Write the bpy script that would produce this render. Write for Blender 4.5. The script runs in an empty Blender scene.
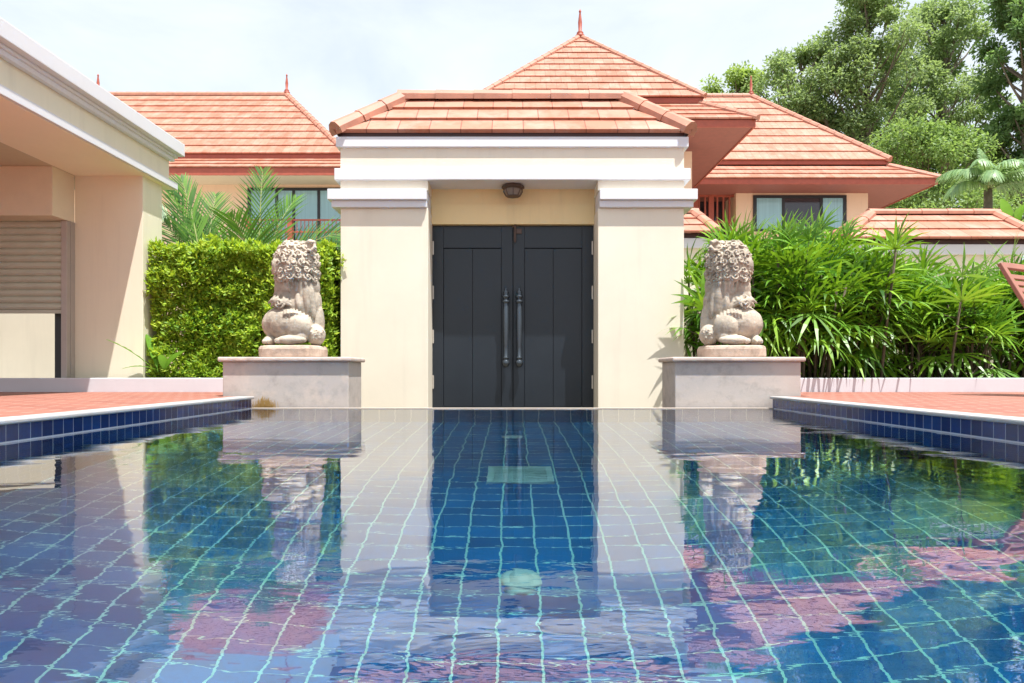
import bpy, bmesh, math, random
from mathutils import Vector, Matrix, noise, Euler
R = math.radians
random.seed(7)
scene = bpy.context.scene
COL = scene.collection
F = 700.0; CX = 512.0; HY = 372.0; CH = 0.30          # focal length in px, horizon row, camera height

def at(x, y, Y):
    return Vector(((x-CX)*Y/F, Y, CH+(HY-y)*Y/F))

# ------------------------------------------------------------------ materials
def newmat(name):
    m = bpy.data.materials.new(name); m.use_nodes = True
    nt = m.node_tree
    for n in list(nt.nodes): nt.nodes.remove(n)
    out = nt.nodes.new('ShaderNodeOutputMaterial')
    return m, nt, out

class N:
    def __init__(s, nt): s.nt = nt
    def add(s, t, **kw):
        n = s.nt.nodes.new(t)
        for k, v in kw.items(): setattr(n, k, v)
        return n
    def lk(s, a, b): s.nt.links.new(a, b)
    def inp(s, sock, v):
        if isinstance(v, bpy.types.NodeSocket): s.lk(v, sock)
        else: sock.default_value = v
    def math(s, op, a, b=0.0, c=None):
        n = s.add('ShaderNodeMath', operation=op)
        s.inp(n.inputs[0], a); s.inp(n.inputs[1], b)
        if c is not None: s.inp(n.inputs[2], c)
        return n.outputs[0]
    def mix(s, fac, a, b, blend='MIX'):
        n = s.add('ShaderNodeMix', data_type='RGBA', blend_type=blend)
        s.inp(n.inputs[0], fac); s.inp(n.inputs[6], a if not isinstance(a, tuple) else (*a[:3], 1))
        s.inp(n.inputs[7], b if not isinstance(b, tuple) else (*b[:3], 1))
        return n.outputs[2]
    def ramp(s, fac, stops, interp='LINEAR'):
        n = s.add('ShaderNodeValToRGB'); cr = n.color_ramp; cr.interpolation = interp
        while len(cr.elements) < len(stops): cr.elements.new(0.5)
        for e, (p, c) in zip(cr.elements, stops):
            e.position = p; e.color = (*c[:3], 1) if isinstance(c, tuple) else (c, c, c, 1)
        s.inp(n.inputs[0], fac)
        return n.outputs[0]
    def noise(s, vec, scale, detail=4, rough=.55, dist=0.0):
        n = s.add('ShaderNodeTexNoise'); n.inputs['Scale'].default_value = scale
        n.inputs['Detail'].default_value = detail; n.inputs['Roughness'].default_value = rough
        n.inputs['Distortion'].default_value = dist
        if vec is not None: s.lk(vec, n.inputs['Vector'])
        return n.outputs['Fac']
    def pos(s, scale=(1, 1, 1), loc=(0, 0, 0)):
        g = s.add('ShaderNodeNewGeometry')
        m = s.add('ShaderNodeMapping'); m.inputs['Scale'].default_value = scale; m.inputs['Location'].default_value = loc
        s.lk(g.outputs['Position'], m.inputs['Vector'])
        return m.outputs[0]
    def bump(s, h, strength=.3, dist=.01, normal=None):
        n = s.add('ShaderNodeBump'); n.inputs['Strength'].default_value = strength
        n.inputs['Distance'].default_value = dist; s.lk(h, n.inputs['Height'])
        if normal is not None: s.lk(normal, n.inputs['Normal'])
        return n.outputs[0]
    def bsdf(s, out, col, rough=.6, metal=0.0, spec=.5, normal=None):
        n = s.add('ShaderNodeBsdfPrincipled')
        s.inp(n.inputs['Base Color'], col if not isinstance(col, tuple) else (*col[:3], 1))
        s.inp(n.inputs['Roughness'], rough); s.inp(n.inputs['Metallic'], metal)
        n.inputs['Specular IOR Level'].default_value = spec
        if normal is not None: s.lk(normal, n.inputs['Normal'])
        s.lk(n.outputs[0], out.inputs['Surface'])
        return n

def plaster(name, col, var=.08, rough=.8, bump=.15, streak=.06, scale=1.0):
    m, nt, out = newmat(name); k = N(nt)
    p = k.pos()
    a = k.noise(p, 1.3*scale, 5, .6)
    fine = k.noise(p, 45*scale, 4, .65)
    st = k.noise(k.pos((9, 9, .7)), 1.0, 4, .6)
    dark = tuple(c*(1-var*2.2) for c in col)
    c1 = k.mix(k.ramp(a, [(.35, 0.0), (.75, 1.0)]), col, dark)
    c2 = k.mix(k.math('MULTIPLY', k.ramp(st, [(.52, 0.0), (.75, 1.0)]), streak*5), c1, tuple(c*.72 for c in col))
    k.bsdf(out, c2, rough, normal=k.bump(fine, bump, .004))
    return m

def simple(name, col, rough=.5, metal=0.0, var=.15, scale=6.0, bump=.1, spec=.5):
    m, nt, out = newmat(name); k = N(nt)
    p = k.pos(); a = k.noise(p, scale, 5, .6); f = k.noise(p, scale*12, 3, .6)
    c = k.mix(k.ramp(a, [(.3, 0.0), (.7, 1.0)]), tuple(x*(1-var) for x in col), tuple(min(1, x*(1+var)) for x in col))
    k.bsdf(out, c, k.math('MULTIPLY_ADD', a, .15, rough-.07), metal, spec, k.bump(f, bump, .003))
    return m

def leafmat(name, cols, trans=.3, rough=.42):
    m, nt, out = newmat(name); k = N(nt)
    g = k.add('ShaderNodeNewGeometry')
    oi = k.math('FRACT', k.math('MULTIPLY', g.outputs['Random Per Island'], 1.0))
    n = len(cols)
    c = k.ramp(oi, [(i/(n-1), cols[i]) for i in range(n)])
    big = k.noise(k.pos(), 1.1, 3, .5)
    c = k.mix(k.ramp(big, [(.35, 0.0), (.7, .45)]), c, cols[-1])
    b = k.add('ShaderNodeBsdfPrincipled'); k.lk(c, b.inputs['Base Color']); b.inputs['Roughness'].default_value = rough
    b.inputs['Specular IOR Level'].default_value = .45
    t = k.add('ShaderNodeBsdfTranslucent')
    tc = k.mix(.5, c, (cols[-1][0]*1.3, cols[-1][1]*1.3, cols[-1][2]*.6)); k.lk(tc, t.inputs[0])
    mx = k.add('ShaderNodeMixShader'); mx.inputs[0].default_value = trans
    k.lk(b.outputs[0], mx.inputs[1]); k.lk(t.outputs[0], mx.inputs[2]); k.lk(mx.outputs[0], out.inputs['Surface'])
    return m

def tilemat(name, lo, hi, w, w_off=.5, chalk=(.62, .44, .36)):
    """roof tiles: UV.x = metres along the eave, UV.y = course number"""
    m, nt, out = newmat(name); k = N(nt)
    uv = k.add('ShaderNodeUVMap'); sx = k.add('ShaderNodeSeparateXYZ'); k.lk(uv.outputs[0], sx.inputs[0])
    row = k.math('FLOOR', sx.outputs[1])
    off = k.math('MULTIPLY', k.math('MODULO', k.math('ABSOLUTE', row), 2.0), w_off)
    u = k.math('ADD', k.math('DIVIDE', sx.outputs[0], w), off)
    cell = k.math('FLOOR', u); fr = k.math('FRACT', u)
    cb = k.add('ShaderNodeCombineXYZ'); k.lk(cell, cb.inputs[0]); k.lk(row, cb.inputs[1])
    wn = k.add('ShaderNodeTexWhiteNoise', noise_dimensions='2D'); k.lk(cb.outputs[0], wn.inputs['Vector'])
    c = k.mix(wn.outputs['Value'], lo, hi)
    n1 = k.noise(k.pos(), 2.2, 5, .65)
    c = k.mix(k.ramp(n1, [(.45, 0.0), (.72, .75)]), c, chalk)
    n2 = k.noise(k.pos((1, 1, 1), (5, 3, 1)), 7, 4, .7)
    c = k.mix(k.ramp(n2, [(.52, 0.0), (.78, .7)]), c, tuple(x*.68 for x in lo))
    seam = k.math('LESS_THAN', k.math('MINIMUM', fr, k.math('SUBTRACT', 1.0, fr)), .018)
    c = k.mix(k.math('MULTIPLY', seam, .75), c, tuple(x*.35 for x in lo))
    nb = k.noise(k.pos(), 40, 3, .6)
    hgt = k.math('SUBTRACT', k.math('MULTIPLY', nb, .3), seam)
    hgt = k.math('ADD', hgt, k.math('MULTIPLY', wn.outputs['Value'], .5))
    k.bsdf(out, c, .62, normal=k.bump(hgt, .5, .008))
    return m

def gridmat(name, axes, size, grout_ws, tile_lo, tile_hi, grout, rough=.15, offs=(0, 0), chalk=None):
    """square ceramic tiles laid in world metres on the two named axes"""
    m, nt, out = newmat(name); k = N(nt)
    g = k.add('ShaderNodeNewGeometry'); sp = k.add('ShaderNodeSeparateXYZ'); k.lk(g.outputs['Position'], sp.inputs[0])
    masks, cells = [], []
    for a, s, o, grout_w in zip(axes, size, offs, grout_ws if isinstance(grout_ws, tuple) else (grout_ws,)*2):
        u = k.math('DIVIDE', k.math('ADD', sp.outputs['XYZ'.index(a)], 50*s+o), s)
        fr = k.math('FRACT', u); cells.append(k.math('FLOOR', u))
        masks.append(k.math('LESS_THAN', fr, grout_w/s))
    msk = k.math('MAXIMUM', masks[0], masks[1])
    cb = k.add('ShaderNodeCombineXYZ'); k.lk(cells[0], cb.inputs[0]); k.lk(cells[1], cb.inputs[1])
    wn = k.add('ShaderNodeTexWhiteNoise', noise_dimensions='2D'); k.lk(cb.outputs[0], wn.inputs['Vector'])
    c = k.mix(wn.outputs['Value'], tile_lo, tile_hi)
    mott = k.noise(k.pos(), 60, 3, .7)
    c = k.mix(k.ramp(mott, [(.45, 0.0), (.75, .5)]), c, tile_lo)
    gr = k.mix(k.ramp(k.noise(k.pos(), 9, 3, .6), [(.3, 0.0), (.7, .5)]), grout, tuple(x*.6 for x in grout))
    c = k.mix(msk, c, gr)
    if chalk:                                                # lime scale line at the waterline
        z = sp.outputs[2]
        band = k.math('MULTIPLY', k.math('LESS_THAN', k.math('ABSOLUTE', k.math('SUBTRACT', z, chalk)), .0035), .8)
        c = k.mix(band, c, (.6, .6, .62))
    rg = k.math('MULTIPLY_ADD', msk, .6, rough)
    k.bsdf(out, c, rg, normal=k.bump(k.math('SUBTRACT', k.math('MULTIPLY', wn.outputs['Value'], .2), msk), .5, .003))
    return m

def stone(name, col, stain, sc=1.0, bump=.5):
    m, nt, out = newmat(name); k = N(nt)
    p = k.pos()
    a = k.noise(p, 5*sc, 6, .65); b = k.noise(p, 16*sc, 5, .7); f = k.noise(p, 90*sc, 4, .7)
    c = k.mix(k.ramp(a, [(.4, 0.0), (.68, .85)]), col, stain)
    c = k.mix(k.ramp(b, [(.5, 0.0), (.72, .6)]), c, tuple(x*.55 for x in stain))
    d = k.noise(k.pos((1, 1, 1), (9, 2, 4)), 11*sc, 4, .6)
    c = k.mix(k.ramp(d, [(.56, 0.0), (.75, .7)]), c, (min(1, col[0]*1.35), min(1, col[1]*1.25), min(1, col[2]*1.15)))
    h = k.math('ADD', k.math('MULTIPLY', b, .6), k.math('MULTIPLY', f, .4))
    k.bsdf(out, c, .85, spec=.25, normal=k.bump(h, bump, .012))
    return m

def pavemat(name):
    m, nt, out = newmat(name); k = N(nt)
    br = k.add('ShaderNodeTexBrick'); k.lk(k.pos(), br.inputs['Vector'])
    br.inputs['Scale'].default_value = 1.0
    br.inputs['Brick Width'].default_value = .30; br.inputs['Row Height'].default_value = .11
    br.inputs['Mortar Size'].default_value = .010; br.inputs['Mortar Smooth'].default_value = .1
    br.inputs['Color1'].default_value = (.21, .052, .03, 1); br.inputs['Color2'].default_value = (.31, .10, .062, 1)
    br.inputs['Mortar'].default_value = (.38, .25, .20, 1)
    n1 = k.noise(k.pos(), 3, 5, .65)
    c = k.mix(k.ramp(n1, [(.45, 0.0), (.75, .6)]), br.outputs['Color'], (.33, .14, .10))
    f = k.noise(k.pos(), 120, 3, .7)
    h = k.math('SUBTRACT', k.math('MULTIPLY', f, .3), br.outputs['Fac'])
    k.bsdf(out, c, .75, normal=k.bump(h, .4, .004))
    return m

M = {}
M['cream'] = plaster('cream_wall_paint', (.80, .74, .57), .02, .8)
M['gate_cream'] = plaster('gate_cream_paint', (.80, .735, .60), .045, .8, streak=.05)
M['yellow'] = plaster('warm_yellow_paint', (.88, .69, .37), .02, .8)
M['white'] = plaster('white_paint', (.70, .715, .74), .02, .7, streak=.02)
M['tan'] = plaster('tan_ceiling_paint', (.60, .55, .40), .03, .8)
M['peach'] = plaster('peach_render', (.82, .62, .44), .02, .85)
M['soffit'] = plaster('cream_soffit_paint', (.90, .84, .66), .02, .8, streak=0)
M['houses_tile'] = tilemat('terracotta_tiles', (.36, .115, .06), (.46, .185, .115), .33, chalk=(.50, .29, .22))
M['gate_tile'] = tilemat('coral_roof_tiles', (.38, .13, .068), (.48, .20, .13), .33, chalk=(.50, .30, .235))
M['cap'] = simple('terracotta_cap_tiles', (.42, .185, .12), .6, var=.22, scale=5, bump=.3)
M['red_paint'] = simple('oxide_red_paint', (.36, .085, .05), .5, var=.12)
M['dark_red'] = simple('dark_red_soffit_paint', (.25, .088, .065), .6, var=.12)
M['brown_board'] = simple('dark_brown_board', (.06, .028, .024), .6)
M['door'] = simple('slate_door_paint', (.010, .015, .022), .38, var=.12, scale=3, bump=.06)
M['door_metal'] = simple('dark_pewter', (.07, .085, .10), .22, .6, var=.1, bump=.03)
M['steel'] = simple('hinge_steel', (.6, .55, .48), .4, .6)
M['bronze'] = simple('weathered_bronze', (.10, .065, .05), .5, .4)
M['frame'] = simple('black_window_frame', (.02, .022, .025), .4)
M['alu'] = simple('grey_aluminium', (.42, .38, .34), .5, .3, var=.06)
M['shutter'] = simple('tan_roller_shutter', (.50, .52, .42), .5, .0, var=.06, bump=.03)
M['box'] = simple('tan_shutter_box_paint', (.72, .65, .49), .6, var=.03, bump=.03)
M['stone'] = stone('weathered_lion_stone', (.53, .46, .365), (.23, .195, .155))
M['stone_pink'] = stone('pedestal_lion_base_stone', (.56, .44, .35), (.36, .27, .21))
M['ped'] = stone('grey_pedestal_render', (.46, .41, .375), (.52, .455, .41), .5, .2)
M['pedcap'] = stone('pink_grey_coping_stone', (.56, .46, .40), (.44, .36, .32), .8, .3)
M['coping'] = plaster('pale_pool_coping', (.42, .41, .40), .10, .6, .4, .06, 2)
M['lip'] = plaster('pool_edge_stone', (.55, .46, .38), .1, .5)
M['kerb'] = plaster('white_kerb_render', (.64, .64, .67), .05, .7, streak=.02)
M['pave'] = pavemat('brick_paving')
M['ground'] = simple('garden_soil', (.16, .13, .09), .9, var=.3)
M['bounce_sheet'] = simple('pale_bounce_ground', (.46, .40, .35), .8, var=.1)  # pale tone chosen to throw light up under the house eaves
M['grass'] = simple('distant_lawn', (.07, .11, .03), .9, var=.4, scale=.5)
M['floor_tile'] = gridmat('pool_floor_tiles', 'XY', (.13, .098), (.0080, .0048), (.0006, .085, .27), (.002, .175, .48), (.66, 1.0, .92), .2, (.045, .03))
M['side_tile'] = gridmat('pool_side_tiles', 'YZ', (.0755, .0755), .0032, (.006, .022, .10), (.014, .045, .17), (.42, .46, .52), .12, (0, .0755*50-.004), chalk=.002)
M['end_tile'] = gridmat('pool_end_tiles', 'XZ', (.13, .13), .006, (.002, .08, .24), (.004, .12, .33), (.85, .9, .85), .2, (.045, .004))
M['drain'] = simple('pale_drain_plastic', (.90, 1.0, .93), .5)
M['teak'] = simple('brown_lounger_resin', (.30, .125, .085), .5, var=.1)
M['bark'] = simple('grey_bark', (.19, .155, .12), .9, var=.35, scale=8, bump=.6)
M['cane'] = simple('dark_palm_cane', (.085, .065, .035), .8, var=.4, scale=30, bump=.5)
M['palm_stem'] = simple('green_palm_stem', (.22, .26, .08), .5, var=.3)
M['twig'] = simple('hedge_twigs', (.05, .05, .02), .9, var=.3)
M['hedge'] = leafmat('hedge_leaves', [(.035, .14, .012), (.11, .28, .02), (.28, .46, .03), (.55, .66, .07)], .4, .55)
M['rhapis'] = leafmat('lady_palm_leaves', [(.018, .085, .010), (.05, .175, .013), (.12, .30, .02), (.28, .47, .035)], .30, .40)
M['areca'] = leafmat('feather_palm_leaves', [(.02, .08, .014), (.045, .14, .02), (.13, .27, .03)], .18, .45)
M['palm_pale'] = leafmat('pale_palm_leaves', [(.10, .20, .08), (.17, .30, .12), (.26, .40, .17)], .3, .45)
M['banana'] = leafmat('banana_leaves', [(.10, .24, .03), (.16, .33, .04)], .35, .4)
M['tree_a'] = leafmat('tree_leaves_grey_green', [(.13, .21, .08), (.21, .31, .13), (.32, .42, .19)], .5, .5)  # greens of the tall trees lightened, aerial haze put into the leaf colour
M['tree_b'] = leafmat('tree_leaves_yellow_green', [(.15, .25, .05), (.25, .37, .09), (.37, .48, .14)], .5, .5)
M['tree_d'] = leafmat('tree_leaves_mid_green', [(.11, .20, .05), (.18, .30, .09), (.28, .40, .13)], .5, .5)
M['tree_c'] = leafmat('tree_leaves_deep_green', [(.09, .18, .06), (.15, .26, .10), (.23, .36, .14)], .5, .5)
M['drygrass'] = leafmat('dry_moss', [(.36, .22, .07), (.50, .34, .12)], .2, .8)

def glassy(name, col, rough=.06):
    m, nt, out = newmat(name); k = N(nt)
    f = k.noise(k.pos((14, 14, .3)), 1, 3, .5)
    c = k.mix(f, tuple(x*.7 for x in col), tuple(min(1, x*1.25) for x in col))
    b = k.bsdf(out, c, rough); b.inputs['Coat Weight'].default_value = .6
    return m
M['curtain_glass'] = glassy('glass_over_teal_curtain', (.27, .50, .56))
M['dark_glass'] = glassy('dark_room_glass', (.030, .028, .034), .12)
M['lamp_glass'] = glassy('frosted_lamp_glass', (.20, .16, .13), .3)

def water():
    m, nt, out = newmat('pool_water'); k = N(nt)
    g = k.add('ShaderNodeNewGeometry')
    def wv(scale, sc, det, dist=0.0, rough=.5, loc=(0, 0, 0)):
        mp = k.add('ShaderNodeMapping'); mp.inputs['Scale'].default_value = scale; mp.inputs['Location'].default_value = loc
        k.lk(g.outputs['Position'], mp.inputs['Vector'])
        return k.noise(mp.outputs[0], sc, det, rough, dist)
    a = wv((1, 1.6, 1), 2.1, 2, .4)
    b = wv((1, 2.0, 1), 7.5, 3, .6, loc=(3, 1, 0))
    c = wv((1, 2.2, 1), 24, 2, .3, loc=(7, 2, 0))
    sp = k.add('ShaderNodeSeparateXYZ'); k.lk(g.outputs['Position'], sp.inputs[0])
    patch = k.ramp(wv((.7, 1.2, 1), 1.1, 2, 0, loc=(1, 4, 0)), [(.42, .25), (.62, 1.0)])
    near = k.ramp(k.math('MULTIPLY', sp.outputs[1], .4), [(.28, 1.35), (.62, 1.0)])
    patch = k.math('MULTIPLY', patch, near)
    h = k.math('ADD', k.math('MULTIPLY', a, 1.6), k.math('MULTIPLY', k.math('MULTIPLY', b, .32), patch))
    h = k.math('ADD', h, k.math('MULTIPLY', k.math('MULTIPLY', c, .055), patch))
    nrm = k.bump(h, 1.0, WAVE)
    rf = k.add('ShaderNodeBsdfRefraction'); rf.inputs['IOR'].default_value = 1.333; rf.inputs['Roughness'].default_value = 0.0
    gs = k.add('ShaderNodeBsdfGlossy'); gs.inputs['Roughness'].default_value = 0.0
    fz = k.add('ShaderNodeFresnel'); fz.inputs['IOR'].default_value = 1.333
    for sh_ in (rf, gs, fz): k.lk(nrm, sh_.inputs['Normal'])
    mx = k.add('ShaderNodeMixShader'); F0 = fz.outputs[0]
    outer = k.math('MINIMUM', k.math('MAXIMUM', k.math('MULTIPLY', F0, 1.75), k.math('POWER', F0, .52)), .80)
    bk = g.outputs['Backfacing']
    k.lk(k.math('ADD', k.math('MULTIPLY', bk, F0), k.math('MULTIPLY', k.math('SUBTRACT', 1.0, bk), outer)), mx.inputs[0])
    k.lk(rf.outputs[0], mx.inputs[1]); k.lk(gs.outputs[0], mx.inputs[2]); k.lk(mx.outputs[0], out.inputs['Surface'])
    va = k.add('ShaderNodeVolumeAbsorption'); va.inputs['Color'].default_value = (.05, .82, .88, 1); va.inputs['Density'].default_value = .38
    k.lk(va.outputs[0], out.inputs['Volume'])
    return m
WAVE = .0018
M['water'] = water()

# ------------------------------------------------------------------ mesh building
class MB:
    def __init__(s): s.v = []; s.f = []; s.uv = []; s.has_uv = False
    def q(s, pts, uv=None):
        n = len(s.v); s.v += [tuple(p) for p in pts]; s.f.append(tuple(range(n, n+len(pts))))
        s.uv.append(uv)
        if uv: s.has_uv = True
    def box(s, x0, x1, y0, y1, z0, z1):
        if x0 > x1: x0, x1 = x1, x0
        n = len(s.v)
        s.v += [(x0,y0,z0),(x1,y0,z0),(x1,y1,z0),(x0,y1,z0),(x0,y0,z1),(x1,y0,z1),(x1,y1,z1),(x0,y1,z1)]
        for f in ((0,3,2,1),(4,5,6,7),(0,1,5,4),(1,2,6,5),(2,3,7,6),(3,0,4,7)):
            s.f.append(tuple(n+i for i in f)); s.uv.append(None)
        return s
    def obox(s, c, ax, ay, az, hx, hy, hz):
        n = len(s.v); c = Vector(c)
        for sx, sy, sz in ((-1,-1,-1),(1,-1,-1),(1,1,-1),(-1,1,-1),(-1,-1,1),(1,-1,1),(1,1,1),(-1,1,1)):
            s.v.append(tuple(c+ax*hx*sx+ay*hy*sy+az*hz*sz))
        for f in ((0,3,2,1),(4,5,6,7),(0,1,5,4),(1,2,6,5),(2,3,7,6),(3,0,4,7)):
            s.f.append(tuple(n+i for i in f)); s.uv.append(None)
        return s
    def tube(s, pts, radii, seg=8, cap=True):
        pts = [Vector(p) for p in pts]
        if not isinstance(radii, (list, tuple)): radii = [radii]*len(pts)
        rings = []
        for i, p in enumerate(pts):
            d = (pts[min(i+1, len(pts)-1)]-pts[max(i-1, 0)]).normalized()
            u = d.cross(Vector((0, 0, 1)))
            if u.length < .05: u = d.cross(Vector((0, 1, 0)))
            u.normalize(); w = d.cross(u)
            n = len(s.v)
            for j in range(seg):
                a = 2*math.pi*j/seg
                s.v.append(tuple(p+(u*math.cos(a)+w*math.sin(a))*radii[i]))
            rings.append(n)
        for a, b in zip(rings, rings[1:]):
            for j in range(seg):
                s.f.append((a+j, a+(j+1) % seg, b+(j+1) % seg, b+j)); s.uv.append(None)
        if cap:
            s.f.append(tuple(rings[0]+j for j in range(seg))[::-1]); s.uv.append(None)
            s.f.append(tuple(rings[-1]+j for j in range(seg))); s.uv.append(None)
        return s
    def lathe(s, cx, cy, prof, seg=16):
        rings = []
        for r, z in prof:
            n = len(s.v)
            for j in range(seg):
                a = 2*math.pi*j/seg; s.v.append((cx+r*math.cos(a), cy+r*math.sin(a), z))
            rings.append(n)
        for a, b in zip(rings, rings[1:]):
            for j in range(seg):
                s.f.append((a+j, a+(j+1) % seg, b+(j+1) % seg, b+j)); s.uv.append(None)
        s.f.append(tuple(rings[0]+j for j in range(seg))[::-1]); s.uv.append(None)
        s.f.append(tuple(rings[-1]+j for j in range(seg))); s.uv.append(None)
        return s
    def ell(s, c, r, rot=None, nu=28, nv=18):
        n = len(s.v); c = Vector(c); m = rot.to_matrix() if rot else Matrix.Identity(3)
        for i in range(nv+1):
            th = math.pi*i/nv
            for j in range(nu):
                ph = 2*math.pi*j/nu
                s.v.append(tuple(c+m@Vector((r[0]*math.sin(th)*math.cos(ph), r[1]*math.sin(th)*math.sin(ph), r[2]*math.cos(th)))))
        for i in range(nv):
            for j in range(nu):
                a = n+i*nu+j; b = n+i*nu+(j+1) % nu
                s.f.append((a, a+nu, b+nu, b)); s.uv.append(None)
        return s
    def mesh(s, name, mat, smooth=False, off=(0, 0, 0)):
        me = bpy.data.meshes.new(name)
        o = Vector(off)
        me.from_pydata([tuple(Vector(p)-o) for p in s.v], [], s.f)
        if s.has_uv:
            l = me.uv_layers.new(name='UVMap'); i = 0
            for f, uv in zip(s.f, s.uv):
                for j in range(len(f)):
                    l.data[i].uv = uv[j] if uv else (0, 0); i += 1
        if mat: me.materials.append(mat)
        if smooth: me.polygons.foreach_set('use_smooth', [True]*len(me.polygons))
        me.update()
        return me

def wloc(o):
    v = Vector((0, 0, 0))
    while o: v += o.location; o = o.parent
    return v
def link(name, mb, mat, parent=None, smooth=False, bevel=0, origin=None):
    off = wloc(parent) if parent else (Vector(origin) if origin else Vector((0, 0, 0)))
    o = bpy.data.objects.new(name, mb.mesh(name, M[mat] if isinstance(mat, str) else mat, smooth, off))
    COL.objects.link(o)
    if parent: o.parent = parent
    elif origin: o.location = origin
    if bevel:
        b = o.modifiers.new('bevel', 'BEVEL'); b.width = bevel; b.segments = 2; b.limit_method = 'ANGLE'; b.angle_limit = R(40)
    return o
def thing(name, label, cat, loc, group=None):
    o = bpy.data.objects.new(name, None); COL.objects.link(o); o.location = loc
    o['label'] = label; o['category'] = cat
    if group: o['group'] = group
    return o
def tag(o, label, cat, group=None):
    o['label'] = label; o['category'] = cat
    if group: o['group'] = group
    return o
def struct(name, mb, mat, bevel=0):
    o = link(name, mb, mat, bevel=bevel); o['kind'] = 'structure'; return o
def BX(*a): return MB().box(*a)

def lion_mesh(mir):
    b = MB(); rr = random.Random(11)
    E = b.ell
    # rump and belly: one big smooth seated bulb, swelling to the outside
    E((-.055, .0, .305), (.205, .19, .165)); E((-.15, -.02, .30), (.115, .13, .125)); E((.04, .03, .30), (.17, .18, .16))
    # back and chest rising to the head
    E((.035, .04, .46), (.165, .16, .19)); E((.085, .03, .47), (.145, .15, .21)); E((-.035, .03, .50), (.15, .15, .20)); E((-.03, .03, .62), (.145, .15, .16)); E((.05, .03, .62), (.165, .155, .19)); E((.02, .02, .70), (.165, .155, .13))
    # head, round and heavy, slightly turned
    E((.015, .01, .84), (.168, .165, .145)); E((.0, .0, .90), (.155, .15, .10)); E((-.09, -.04, .80), (.085, .10, .10)); E((.06, .02, .91), (.12, .13, .09))
    # folded hind leg, foot and toes
    E((.075, -.13, .275), (.115, .07, .115), Euler((0, .6, 0))); E((.03, -.165, .158), (.125, .06, .042)); E((.10, -.13, .19), (.06, .06, .06))
    for j in range(3): E((-.075-.002*j, -.19+.028*j, .150), (.035, .018, .026))
    E((-.18, -.08, .155), (.055, .085, .045)); E((-.165, -.05, .20), (.05, .07, .07))
    for j in range(3): E((-.205+.022*j, -.155, .145), (.014, .03, .022))
    # front leg on the far side and carved ball
    E((.20, .03, .30), (.055, .08, .19)); E((.205, -.05, .205), (.082, .085, .090))
    def curl(c, nrm, r, turns=1.6, relief=1.0):
        nrm = Vector(nrm).normalized(); u = nrm.cross(Vector((0, 0, 1)))
        if u.length < .1: u = Vector((1, 0, 0))
        u.normalize(); w = nrm.cross(u)
        a0 = rr.uniform(0, 6.28); sg = rr.choice((-1, 1)); pts = []; rad = []
        for i in range(19):
            q = i/18; a = a0+sg*q*2*math.pi*turns; q2 = r*(1-.92*q)
            pts.append(Vector(c)+u*math.cos(a)*q2+w*math.sin(a)*q2+nrm*((.010+.022*q)*relief)); rad.append(r*.22*(1-.1*q))
        b.tube(pts, rad, 7)
        rot = nrm.to_track_quat('Z', 'Y').to_euler()
        b.ell(Vector(c)-nrm*.004, (r*1.0, r*1.0, r*.42), rot, 12, 8)
    # mane in staggered rows of curls over the head
    for z, nn, off, rx, ry in ((.985, 6, .2, .085, .085), (.945, 9, .5, .135, .135), (.885, 10, 0, .163, .160), (.820, 10, .5, .172, .168), (.755, 10, 0, .168, .162), (.695, 9, .5, .163, .155)):
        for i in range(nn):
            a = -math.pi*(1.25*(i+off)/nn)+.35
            x = .018+rx*math.cos(a)+rr.uniform(-.006, .006); y = .012+ry*math.sin(a)
            curl((x, y, z+rr.uniform(-.008, .008)), (math.cos(a), math.sin(a), .2 if z < .92 else (.9 if z < .97 else 2.0)), rr.uniform(.036, .047))
    # ear
    b.tube([(.12, -.06, .985), (.165, -.10, 1.0), (.205, -.115, .985), (.215, -.12, .945), (.185, -.125, .915), (.15, -.12, .925)], [.018, .022, .023, .022, .018, .012], 9)
    E((.165, -.085, .955), (.042, .02, .035))
    # beard strands falling over the chest
    for i in range(7):
        x = -.085+i*.035; L = rr.uniform(.07, .14); y = .03-.155*math.sqrt(max(.1, 1-((x-.04)/.19)**2))
        b.tube([(x, y+.004, .675), (x+rr.uniform(-.01, .01), y-.004, .64), (x+rr.uniform(-.02, .02), y+.004, .66-L)], [.017, .016, .005], 7)
    # long smooth folds of the back and foreleg
    for x0_, x1_, z0_, z1_, rr_ in ((.125, .15, .64, .40, .036), (.17, .185, .62, .36, .030), (.06, .085, .56, .40, .03)):
        yy = .03-.15*math.sqrt(max(.12, 1-((x0_-.04)/.19)**2))
        E(((x0_+x1_)/2, yy+.012, (z0_+z1_)/2), (rr_, rr_, (z0_-z1_)*.56), Euler((0, -.1, 0)), 16, 16)
    # flame-like tail curling on the flank
    for i in range(9):
        a = R(185-i*24); L = .09+.025*rr.random(); sg = rr.choice((-1, 1)); pts = []
        for j in range(8):
            q = j/7; aa = a+sg*q*1.1
            pts.append(Vector((-.075, -.135, .465))+Vector((math.cos(aa)*L*q, -.010*math.sin(q*3.1)+.035*q*q, math.sin(aa)*L*q*.85)))
        b.tube(pts, [.018, .021, .022, .021, .019, .015, .011, .006], 8)
    curl((-.075, -.14, .465), (-.1, -1, .1), .045)
    # ridged hem between leg and rump
    for i in range(8):
        q = i/7; x = -.03+.18*q; z = .385+.03*math.sin(q*3.1)-.04*q; y = -.175+.05*q*q
        b.tube([(x, y+.01, z+.025), (x+.006, y-.008, z-.012), (x-.006, y-.004, z-.05)], [.010, .014, .009], 7)
    for i in range(9):
        a = i*2.4; q = math.sqrt((i+.5)/9); curl((.205+.062*q*math.cos(a), -.05-.078*math.sqrt(1-q*q*.7), .205+.066*q*math.sin(a)), (q*math.cos(a)*.7, -1, q*math.sin(a)*.7), .021, 1.2, .5)
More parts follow.
